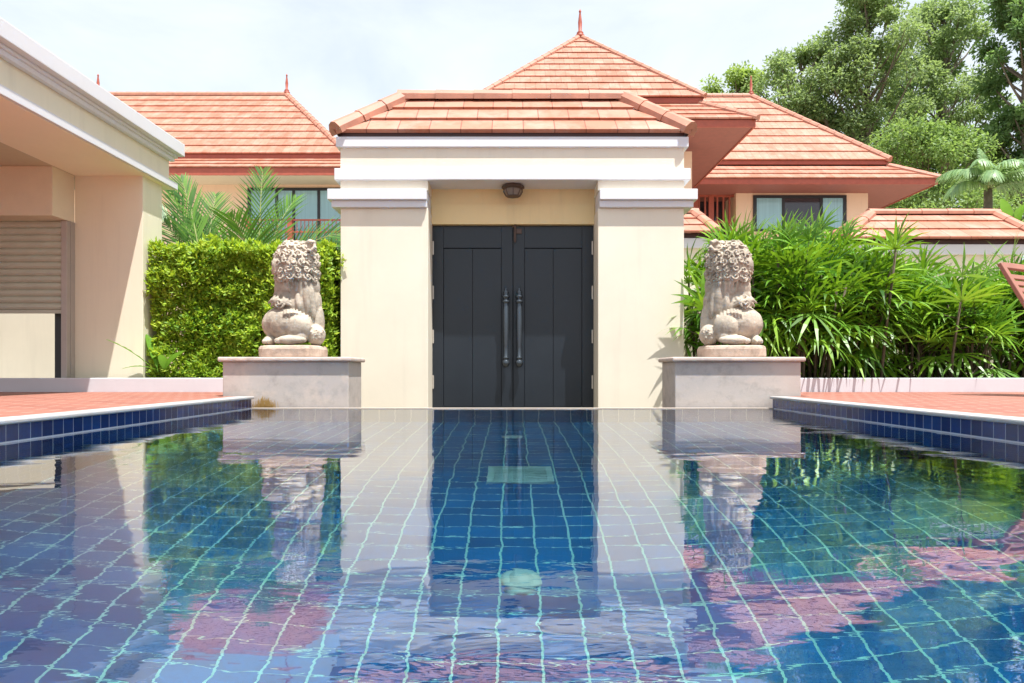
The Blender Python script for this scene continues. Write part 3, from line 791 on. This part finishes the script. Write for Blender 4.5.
# garden walls
tag(link('garden_wall', BX(CR1+.002, 16, 8.9, 9.1, GZ, 1.25), 'tan'), 'tan garden wall seen through the stems of the lady palms', 'wall')
tag(link('garden_wall', BX(-3.84, CL0-.002, 8.25, 8.42, GZ, 1.45), 'cream'), 'cream garden wall hidden behind the clipped yellow-green hedge', 'wall')

# ------------------------------------------------------------------ foliage
def leaf_q(mb, c, d, n, L, W, fold=.0):
    """pointed leaf with a bend"""
    d = d.normalized(); s_ = d.cross(n)
    if s_.length < .01: s_ = d.orthogonal()
    s_.normalize(); n = s_.cross(d)
    a = c; m = c+d*L*.5+n*L*fold; e_ = c+d*L
    k0 = len(mb.v)
    mb.v += [tuple(a), tuple(m+s_*W*.5), tuple(e_), tuple(m-s_*W*.5)]
    mb.f.append((k0, k0+1, k0+2, k0+3)); mb.uv.append(None)
def rv(r): 
    while True:
        v = Vector((r.uniform(-1, 1), r.uniform(-1, 1), r.uniform(-1, 1)))
        if .05 < v.length < 1: return v.normalized()

def hedge(x0, x1, y0, y1, z0, z1, n, seed):
    r = random.Random(seed); mb = MB(); tw = MB()
    for i in range(n):
        f = r.random()
        if f < .66: p = Vector((r.uniform(x0, x1), y0, r.uniform(z0, z1))); nn = Vector((0, -1, .25))
        elif f < .9: p = Vector((r.uniform(x0, x1), r.uniform(y0, y1), z1)); nn = Vector((0, -.2, 1))
        else: p = Vector((r.choice((x0, x1)), r.uniform(y0, y1), r.uniform(z0, z1))); nn = Vector((math.copysign(1, p.x-(x0+x1)/2), 0, .3))
        bumpv = noise.noise(p*1.4)*.09+noise.noise(p*3.4)*.08+noise.noise(p*9)*.09
        dep = -abs(r.gauss(0, .06))+bumpv
        p += nn.normalized()*dep
        q = rv(r)*.8+nn*.9+Vector((0, 0, .25))
        base = p
        for j in range(r.choice((2, 3, 3, 4))):
            dd = (rv(r)*.9+nn*.6+Vector((0, 0, .2)))
            leaf_q(mb, base+rv(r)*.015, dd, (rv(r)*.5+nn+Vector((0, 0, .8))), r.uniform(.045, .075), r.uniform(.022, .034), -.06)
    for i in range(260):
        p = Vector((r.uniform(x0+.05, x1-.05), r.uniform(y0+.1, y1-.1), r.uniform(z0, z1-.1)))
        tw.tube([p, p+Vector((r.uniform(-.08, .08), r.uniform(-.14, 0), r.uniform(.1, .3)))], [.006, .003], 4, False)
    for i in range(9):
        x = x0+.15+i*(x1-x0-.3)/8
        tw.tube([(x, (y0+y1)/2, z0-.1), (x+.03, (y0+y1)/2, z0+.6), (x-.04, (y0+y1)/2+.03, z1-.2)], [.02, .015, .008], 6)
    return mb, tw
h = thing('hedge', 'clipped yellow-green hedge between the pavilion wall and the gate', 'hedge', (-2.85, 7.8, GZ))
mb, tw = hedge(-3.80, CL0-.08, 7.36, 8.15, -.1, 1.60, 15500, 5)
link('foliage', mb, 'hedge', h); link('branches', tw, 'twig', h)
link('dark_core', BX(-3.6, CL0-.15, 7.74, 7.95, -.1, 1.42), 'twig', h)  # solid box in dark twig colour, standing in for shade inside the hedge

# lady palms (right)
def fan_leaf(mb, c, d, r, L, nseg, droop=.5):
    d = d.normalized(); up = Vector((0, 0, 1)); s_ = d.cross(up)
    if s_.length < .05: s_ = Vector((1, 0, 0))
    s_.normalize(); n = s_.cross(d).normalized()
    for i in range(nseg):
        q = (i/(nseg-1)-.5)*2
        a = q*R(88)+r.uniform(-.06, .06)
        dd = (d*math.cos(a)+s_*math.sin(a)).normalized(); LL = L*(1-.22*q*q)*r.uniform(.85, 1.1); w = .0175*r.uniform(.8, 1.2)
        sd = dd.cross(n).normalized()
        k0 = len(mb.v); m = 5
        for j in range(m):
            t_ = j/(m-1)
            p = c+dd*LL*t_+n*(.05*math.sin(t_*3.1))*LL-up*(droop*LL*t_**2.2)
            ww = w*(.35+1.3*t_ if t_ < .5 else 2.0*(1-t_)+.04)
            mb.v += [tuple(p-sd*ww), tuple(p+sd*ww)]
        for j in range(m-1):
            k1_ = k0+2*j; mb.f.append((k1_, k1_+1, k1_+3, k1_+2)); mb.uv.append(None)
def lady_palm(x, y, hgt, ns, seed, label, spread=.35):
    r = random.Random(seed)
    o = thing('lady_palm', label, 'palm shrub', (x, y, GZ), 'lady palms along the right garden wall')
    st = MB(); lf = MB()
    for i in range(ns):
        bx_, by_ = x+r.gauss(0, .12), y+r.gauss(0, .10)
        H = hgt*(r.uniform(.45, 1.0) if i > 1 else r.uniform(.9, 1.0))
        tx, ty = bx_+r.gauss(0, spread*.5), by_+r.gauss(-.08, spread*.4)
        P0, P1, P2 = Vector((bx_, by_, GZ)), Vector(((bx_+tx)/2+r.gauss(0, .02), (by_+ty)/2, GZ+(H-GZ)*.55)), Vector((tx, ty, H))
        st.tube([P0, P1, P2], [.017, .015, .011], 6)
        for j in range(r.randint(8, 10)):
            t_ = 1-j*.075*r.uniform(.7, 1.15)
            if GZ+(H-GZ)*t_ < .55 and r.random() < .8: continue
            c0 = P1.lerp(P2, max(0, (t_-.4)/.6)) if t_ > .4 else P1
            a = j*2.4+r.uniform(-.5, .5); el = R(78-j*13+r.uniform(-12, 12))
            d = Vector((math.cos(a)*math.cos(el), math.sin(a)*math.cos(el), math.sin(el)))
            pet = r.uniform(.12, .24); c1 = c0+d*pet-Vector((0, 0, .02))
            st.tube([c0, c1], [.004, .003], 4, False)
            d2 = (d+Vector((0, 0, -.15-.05*j))).normalized()
            fan_leaf(lf, c1, d2, r, r.uniform(.30, .46), r.randint(6, 9), r.uniform(.05, .25) if j < 4 else r.uniform(.2, .5))
    link('stems', st, 'cane', o, True); link('fronds', lf, 'rhapis', o)
plist = [
 (2.3, 7.65, 1.5, 7, 'lady palm closest to the gate, overlapping its right column', .28),
 (2.45, 7.85, 1.75, 10, 'tall lady palm just behind the right lion', .35),
 (2.95, 7.60, 1.62, 10, 'bushy lady palm right of the right lion pedestal', .35),
 (3.35, 8.05, 1.80, 10, 'tallest lady palm, under the sliding window of the right house', .4),
 (3.75, 7.65, 1.62, 10, 'lady palm in the front row below the left end of the low tiled roof', .35),
 (4.25, 8.0, 1.36, 9, 'lady palm in the back row under the low tiled roof', .35),
 (4.55, 7.75, 1.15, 8, 'lady palm with open stems in the gap before the lounger', .3),
 (5.05, 8.2, 1.30, 9, 'shaded lady palm in the back row left of the lounger', .3),
 (5.35, 7.65, 1.22, 9, 'low lady palm beside the lounger backrest', .35),
 (5.85, 7.9, 1.50, 10, 'lady palm behind the lounger at the right edge', .35),
 (2.75, 8.3, 1.80, 9, 'lady palm in the back row between the two tallest clumps near the right lion', .3),
 (3.55, 8.4, 1.78, 9, 'lady palm at the back below the right end of the sliding window', .3),
 (4.0, 8.35, 1.50, 8, 'lady palm at the back where the low tiled roof begins', .3),
 (4.85, 7.6, 1.15, 8, 'short lady palm in the front row, left of the lounger', .25),
 (3.15, 7.45, 1.25, 8, 'short leafy lady palm in the front row right of the pedestal', .25),
 (5.6, 8.35, 1.42, 9, 'lady palm at the back behind the raised backrest', .3),
 (6.6, 7.8, 1.6, 9, 'lady palm beyond the right edge of the view', .35),
]
for i, (x, y, H, ns, lb, sp_) in enumerate(plist): lady_palm(x, y, H-.02, int(ns*1.75), 40+i, lb, sp_)

# feather palms
def frond(parent, base, az, el, L, bend, nl, wl, seed, mat='areca', twist=0.0, droop=.15, wm=1.25):
    r = random.Random(seed); mb = MB(); ax = MB()
    pts = []; p = Vector(base); e_ = el; n = 16
    h_ = Vector((math.cos(az), math.sin(az), 0))
    for i in range(n+1):
        pts.append(p.copy()); d = h_*math.cos(e_)+Vector((0, 0, math.sin(e_))); p = p+d*(L/n); e_ -= bend/n*(.4+1.2*i/n)
    ax.tube(pts, [.018*(1-.85*i/n)*(L/1.4)**.5 for i in range(n+1)], 5)
    side = h_.cross(Vector((0, 0, 1)))
    side = (side*math.cos(twist)+Vector((0, 0, 1))*math.sin(twist)).normalized()
    for i in range(nl):
        t_ = .14+.86*i/(nl-1); f = t_*n; j = min(n-1, int(f)); c = pts[j].lerp(pts[j+1], f-j)
        tan = (pts[j+1]-pts[j]).normalized(); nr = side.cross(tan).normalized()
        ll = wl*(math.sin(math.pi*min(1, t_*.82+.16))**.6)*r.uniform(.9, 1.08)
        for sg in (-1, 1):
            dd = (tan*(.75+.5*t_)+side*sg*(1.1-.5*t_)+nr*.25+rv(r)*.06).normalized()
            sd = dd.cross(nr).normalized(); w = .0085*wm*(wl/.4)*r.uniform(.8, 1.2)
            k0 = len(mb.v); m = 4
            for q in range(m):
                u_ = q/(m-1); pp = c+dd*ll*u_-Vector((0, 0, 1))*droop*ll*u_*u_; ww = w*(.6, 1.0, .7, .05)[q]
                mb.v += [tuple(pp-sd*ww), tuple(pp+sd*ww)]
            for q in range(m-1):
                k1_ = k0+2*q; mb.f.append((k1_, k1_+1, k1_+3, k1_+2)); mb.uv.append(None)
    o = link('frond', mb, mat, parent); link('leaf_stalk', ax, 'palm_stem', o, True)
def feather_palm(x, y, zc, fr, label, trunk=.06, mat='areca', wl=.60, name='feather_palm', droop=.15, wm=.95):
    o = thing(name, label, 'palm tree', (x, y, GZ))
    link('trunk', MB().tube([(x, y, GZ), (x+.02, y, (GZ+zc)/2), (x, y, zc)], [trunk*1.3, trunk, trunk*.8], 10), 'bark', o, True)
    for i, (az, el, L, bend, tw_) in enumerate(fr):
        frond(o, (x, y, zc-.02), R(az), R(el), L, R(bend), 26, wl, i*7+int(x*10), mat, tw_, droop, wm)
    return o
feather_palm((258-CX)*8.9/F, 8.9, 1.30, [(100, 85, 1.70, 18, 0), (165, 60, 1.45, 50, 1.15), (15, 58, 1.45, 60, -1.15), (185, 38, 1.2, 55, 1.0), (265, 72, 1.2, 70, 0), (110, 66, 1.35, 50, .3), (350, 35, 1.1, 70, -1.0), (60, 76, 1.5, 30, -.4)], 'feather palm with tall upright fronds behind the middle of the hedge')
feather_palm((205-CX)*8.7/F, 8.7, 1.25, [(165, 66, 1.5, 36, .9), (185, 50, 1.25, 55, 1.1), (100, 78, 1.5, 26, .1), (150, 80, 1.6, 20, .6), (15, 45, 1.0, 70, -1.0), (240, 50, .9, 60, .3), (175, 78, 1.45, 22, .8)], 'feather palm leaning beside the pavilion wall above the hedge')
feather_palm((318-CX)*8.9/F, 8.9, 1.2, [(170, 60, .9, 60, 1.0), (5, 55, 1.0, 50, -1.1), (60, 72, 1.05, 30, -.3), (300, 55, .8, 80, .3), (350, 35, .9, 50, -1.0)], 'feather palm between the left lion and the gate, in front of the house window')

def big_leaf(parent, base, az, el, L, W, bend, seed, mat='banana'):
    mb = MB(); r = random.Random(seed); p = Vector(base); e_ = el; h_ = Vector((math.cos(az), math.sin(az), 0)); side = h_.cross(Vector((0, 0, 1)))
    n = 18; k0 = 0
    for i in range(n+1):
        t_ = i/n; w = W*(0.06 if t_ < .15 else math.sin(math.pi*min(1, (t_-.15)/.85*.93+.05))**.7)
        cr = W*.25*(1+r.uniform(-.4, .4))
        mb.v += [tuple(p-side*w+Vector((0, 0, cr*w/W))), tuple(p), tuple(p+side*w+Vector((0, 0, cr*w/W)))]
        p = p+(h_*math.cos(e_)+Vector((0, 0, math.sin(e_))))*(L/n); e_ -= bend/n
    for i in range(n):
        a = 3*i
        for j in (0, 1): mb.f.append((a+j, a+j+1, a+j+4, a+j+3)); mb.uv.append(None)
    link('leaf', mb, mat, parent, True)
bp = at(156, 372, 7.27)
o = thing('banana_plant', 'young broad-leaved plant leaning out at the left foot of the hedge', 'plant', bp)
big_leaf(o, bp, R(205), R(48), .56, .06, R(25), 1); big_leaf(o, bp+Vector((.02, 0, 0)), R(150), R(75), .45, .05, R(25), 2); big_leaf(o, bp+Vector((.06, .0, 0)), R(215), R(28), .38, .035, R(50), 3); big_leaf(o, bp+Vector((.08, .0, 0)), R(-20), R(60), .38, .045, R(50), 4)
big_leaf(o, bp+Vector((.08, .0, 0)), R(-70), R(60), .3, .04, R(50), 5)

# trees
def tree(name, px, top, bot, wpx, Y, mat, label, seed, nclump=46, nleaf=170, leaf=.26, gap=.0, group='tall trees behind the houses'):
    r = random.Random(seed); x = (px-CX)*Y/F; zt = CH+(HY-top)*Y/F; zb = CH+(HY-bot)*Y/F; W = wpx*Y/F/2
    o = thing(name, label, 'tree', (x, Y, GZ), group)
    tr = MB(); lf = MB(); H = zt-zb; th = zb+H*.35
    tr.tube([(x, Y, GZ), (x+.2, Y, (GZ+th)*.5), (x-.1, Y, th), (x+.15, Y, zt-H*.15)], [.012*zt, .010*zt, .008*zt, .02], 9)
    nclump = int(nclump*1.45); nleaf = nleaf*.72
    for i in range(nclump):
        q = r.random(); a = r.uniform(0, 6.283); rad = math.sqrt(r.random())
        z = zb+H*(.06+.88*q)
        env = (math.sin(math.pi*min(1, .16+.80*q))**.5)*(1+.18*noise.noise(Vector((math.cos(a)*1.5, q*3, seed))))
        c = Vector((x+math.cos(a)*W*rad*env, Y+math.sin(a)*W*rad*env*.9, z))
        st = Vector((x+r.uniform(-.1, .1), Y, max(zb-1, z-math.hypot(c.x-x, c.y-Y)*1.1-.4)))
        mid = st.lerp(c, .55)+Vector((0, 0, -.2)); tr.tube([st, mid, c], [.0032*zt, .0022*zt, .02], 5, False)
        cr = W*r.uniform(.13, .29)
        for k_ in range(3):
            e_ = c+rv(r)*cr*.8; tr.tube([mid.lerp(c, .6), e_], [.02, .008], 4, False)
        for j in range(int(nleaf*2.3*r.uniform(.7, 1.3))):
            v = rv(r); p = c+Vector((v.x*1.05, v.y*1.05, v.z*.8))*cr*(r.random()**.45)
            p += rv(r)*.1
            d = (v+rv(r)*.9+Vector((0, 0, -.25))); nn = (v+Vector((0, 0, 1.0))+rv(r)*.8)
            s_ = r.uniform(.6, 1.25)*leaf
            leaf_q(lf, p, d, nn, s_, s_*.55, -.08)
    link('trunk', tr, 'bark', o, True); link('crown', lf, mat, o)
T = tree
T('broadleaf_tree', 738, 70, 150, 96, 50, 'tree_b', 'small rounded tree top just right of the tower roof', 1, 34, 150)
T('broadleaf_tree', 800, 44, 160, 104, 47, 'tree_a', 'thin-crowned tree rising beyond the ridge finial of the right house', 2, 48, 120)
T('broadleaf_tree', 868, -22, 175, 120, 46, 'tree_a', 'tall grey-green tree with open branches right of the roof hip', 3, 64, 190)
T('broadleaf_tree', 945, -8, 170, 110, 49, 'tree_a', 'tall tree with sky gaps, second from the right edge', 4, 54, 190)
T('broadleaf_tree', 912, 55, 230, 110, 55, 'tree_c', 'deep green tree filling the back between the two tallest trees', 9, 46, 150)
T('broadleaf_tree', 1026, -40, 190, 95, 40, 'tree_c', 'dark tall tree at the right edge of the view', 5, 56, 200)
T('broadleaf_tree', 925, 122, 260, 150, 38, 'tree_d', 'lower mid-green tree behind the low tiled roof', 16, 64, 170, .22)
T('broadleaf_tree', 880, 160, 250, 80, 42, 'tree_c', 'low bushy tree showing under the eave of the right house', 7, 30, 170, .22)
T('broadleaf_tree', 1000, 150, 250, 90, 42, 'tree_b', 'low tree behind the drooping palm at the right edge', 8, 30, 170, .22)
T('broadleaf_tree', 1110, -20, 230, 130, 44, 'tree_a', 'tall tree beyond the right edge of the view', 10, 40, 120)
# drooping palm at the far right
Yp = 18.0
pc = at(988, 190, Yp)
fr = [(az, el, 1.35, 105, .1) for az, el in ((180, 58), (150, 62), (210, 52), (0, 55), (30, 60), (330, 50), (90, 62), (270, 58), (240, 42), (300, 42), (195, 30), (345, 28), (225, 65), (315, 66))]+[(100, 84, 1.2, 20, 0)]
feather_palm(pc.x, Yp, pc.z, fr, 'drooping pale green palm crown above the low tiled roof at far right', .12, 'palm_pale', .50, droop=.9, wm=2.6)
bp = at(1012, 238, 13.5)
o = thing('banana_plant', 'banana plant with broad bright leaves behind the right end of the low tiled roof', 'plant', (bp.x, bp.y, GZ))
link('stalk', MB().tube([(bp.x, bp.y, GZ), (bp.x, bp.y, bp.z)], [.09, .06], 8), 'palm_stem', o, True)
big_leaf(o, bp, R(215), R(72), .85, .10, R(35), 11); big_leaf(o, bp, R(330), R(66), .95, .11, R(45), 12); big_leaf(o, bp, R(262), R(78), .7, .09, R(50), 13); big_leaf(o, bp, R(300), R(50), .8, .10, R(60), 14)

# ------------------------------------------------------------------ lounger
ang = R(-62)
lg = thing('sun_lounger', 'brown slatted sun lounger with raised backrest on the right deck', 'sun lounger', (0, 0, 0))
ux = Vector((1, 0, 0)); 
def LB(name, pieces, parent=lg, bevel=.006):
    m = MB()
    for c, ax_, hx_, hy_, hz_ in pieces:
        a = Vector((math.cos(ax_), 0, math.sin(ax_))); b = Vector((0, 1, 0)); m.obox(c, a, b, a.cross(b)*-1, hx_, hy_, hz_)
    return link(name, m, 'teak', parent, bevel=bevel)
# local: +x towards the foot end, backrest at x<0, width along y
LB('side_rail', [((.65, s_*.33, .30), 0, .75, .022, .04) for s_ in (-1, 1)])
for x_, s_ in ((-.05, -1), (-.05, 1), (1.3, -1), (1.3, 1)):
    LB('leg', [((x_, s_*.33, .13), R(90-8*(1 if x_ > 0 else -1)), .135, .022, .035)])
LB('seat', [((.12+i*.085, 0, .335), 0, .034, .305, .010) for i in range(15)])
ba = R(118)
bk = LB('backrest', [((math.cos(ba)*.42, s_*.31, .35+math.sin(ba)*.42), ba, .44, .028, .018) for s_ in (-1, 1)]+[((math.cos(ba)*.84, 0, .35+math.sin(ba)*.84), ba, .03, .2815, .016)])
LB('slat', [((math.cos(ba)*(.07+i*.066), 0, .35+math.sin(ba)*(.07+i*.066)), ba, .022, .2815, .009) for i in range(11)], bk, .003)
LB('support_bar', [((-.13, 0, .30), R(60), .16, .25, .012)])
lg.rotation_euler = (0, 0, ang); lg.location = (4.56, 5.66, DZ)


# ------------------------------------------------------------------ world, sun, camera
sd = Vector((.31, -.40, 1.46)).normalized()
elev = math.asin(sd.z); rot = math.atan2(sd.x, sd.y)
w = bpy.data.worlds.new('World'); scene.world = w; w.use_nodes = True
nt = w.node_tree
for n in list(nt.nodes): nt.nodes.remove(n)
k = N(nt); out = k.add('ShaderNodeOutputWorld'); bg = k.add('ShaderNodeBackground')
sky = k.add('ShaderNodeTexSky', sky_type='NISHITA'); sky.sun_disc = False; sky.sun_elevation = elev; sky.sun_rotation = rot
sky.air_density = 1.0; sky.dust_density = 2.5; sky.ozone_density = 1.0
tc = k.add('ShaderNodeTexCoord'); mp = k.add('ShaderNodeMapping'); mp.inputs['Scale'].default_value = (1, 1, 2.6)
k.lk(tc.outputs['Generated'], mp.inputs['Vector'])
cl = k.noise(mp.outputs[0], 2.4, 7, .58, .4)
cl2 = k.noise(mp.outputs[0], .9, 3, .5, .2)
fac = k.ramp(k.math('ADD', k.math('MULTIPLY', cl, .6), k.math('MULTIPLY', cl2, .4)), [(.38, .62), (.58, .97)])
cloud = (4.55, 4.9, 5.3)
c = k.mix(fac, sky.outputs[0], cloud)
k.lk(c, bg.inputs['Color']); bg.inputs['Strength'].default_value = .10
k.lk(bg.outputs[0], out.inputs['Surface'])

sl = bpy.data.lights.new('sun', 'SUN'); sl.energy = 3.9; sl.angle = R(.53); sl.color = (1.0, .975, .94)
so = bpy.data.objects.new('sun', sl); COL.objects.link(so); so.rotation_euler = sd.to_track_quat('Z', 'Y').to_euler(); so.location = (5, -5, 20)

cam = bpy.data.cameras.new('camera'); co = bpy.data.objects.new('camera', cam); COL.objects.link(co)
co.location = (0, 0, CH); co.rotation_euler = (R(90), 0, 0)
cam.sensor_width = 36; cam.lens = F/1024*36; cam.shift_y = (HY-341.5)/1024; cam.clip_end = 2000; cam.clip_start = .01
scene.camera = co
vs = scene.view_settings; vs.view_transform = 'Standard'; vs.look = 'None'; vs.exposure = 1.17; vs.gamma = 1
c_ = scene.cycles
c_.use_denoising = True; c_.max_bounces = 10; c_.transmission_bounces = 8; c_.glossy_bounces = 5; c_.diffuse_bounces = 4; c_.transparent_max_bounces = 8
c_.caustics_reflective = False; c_.caustics_refractive = True; c_.sample_clamp_indirect = 6
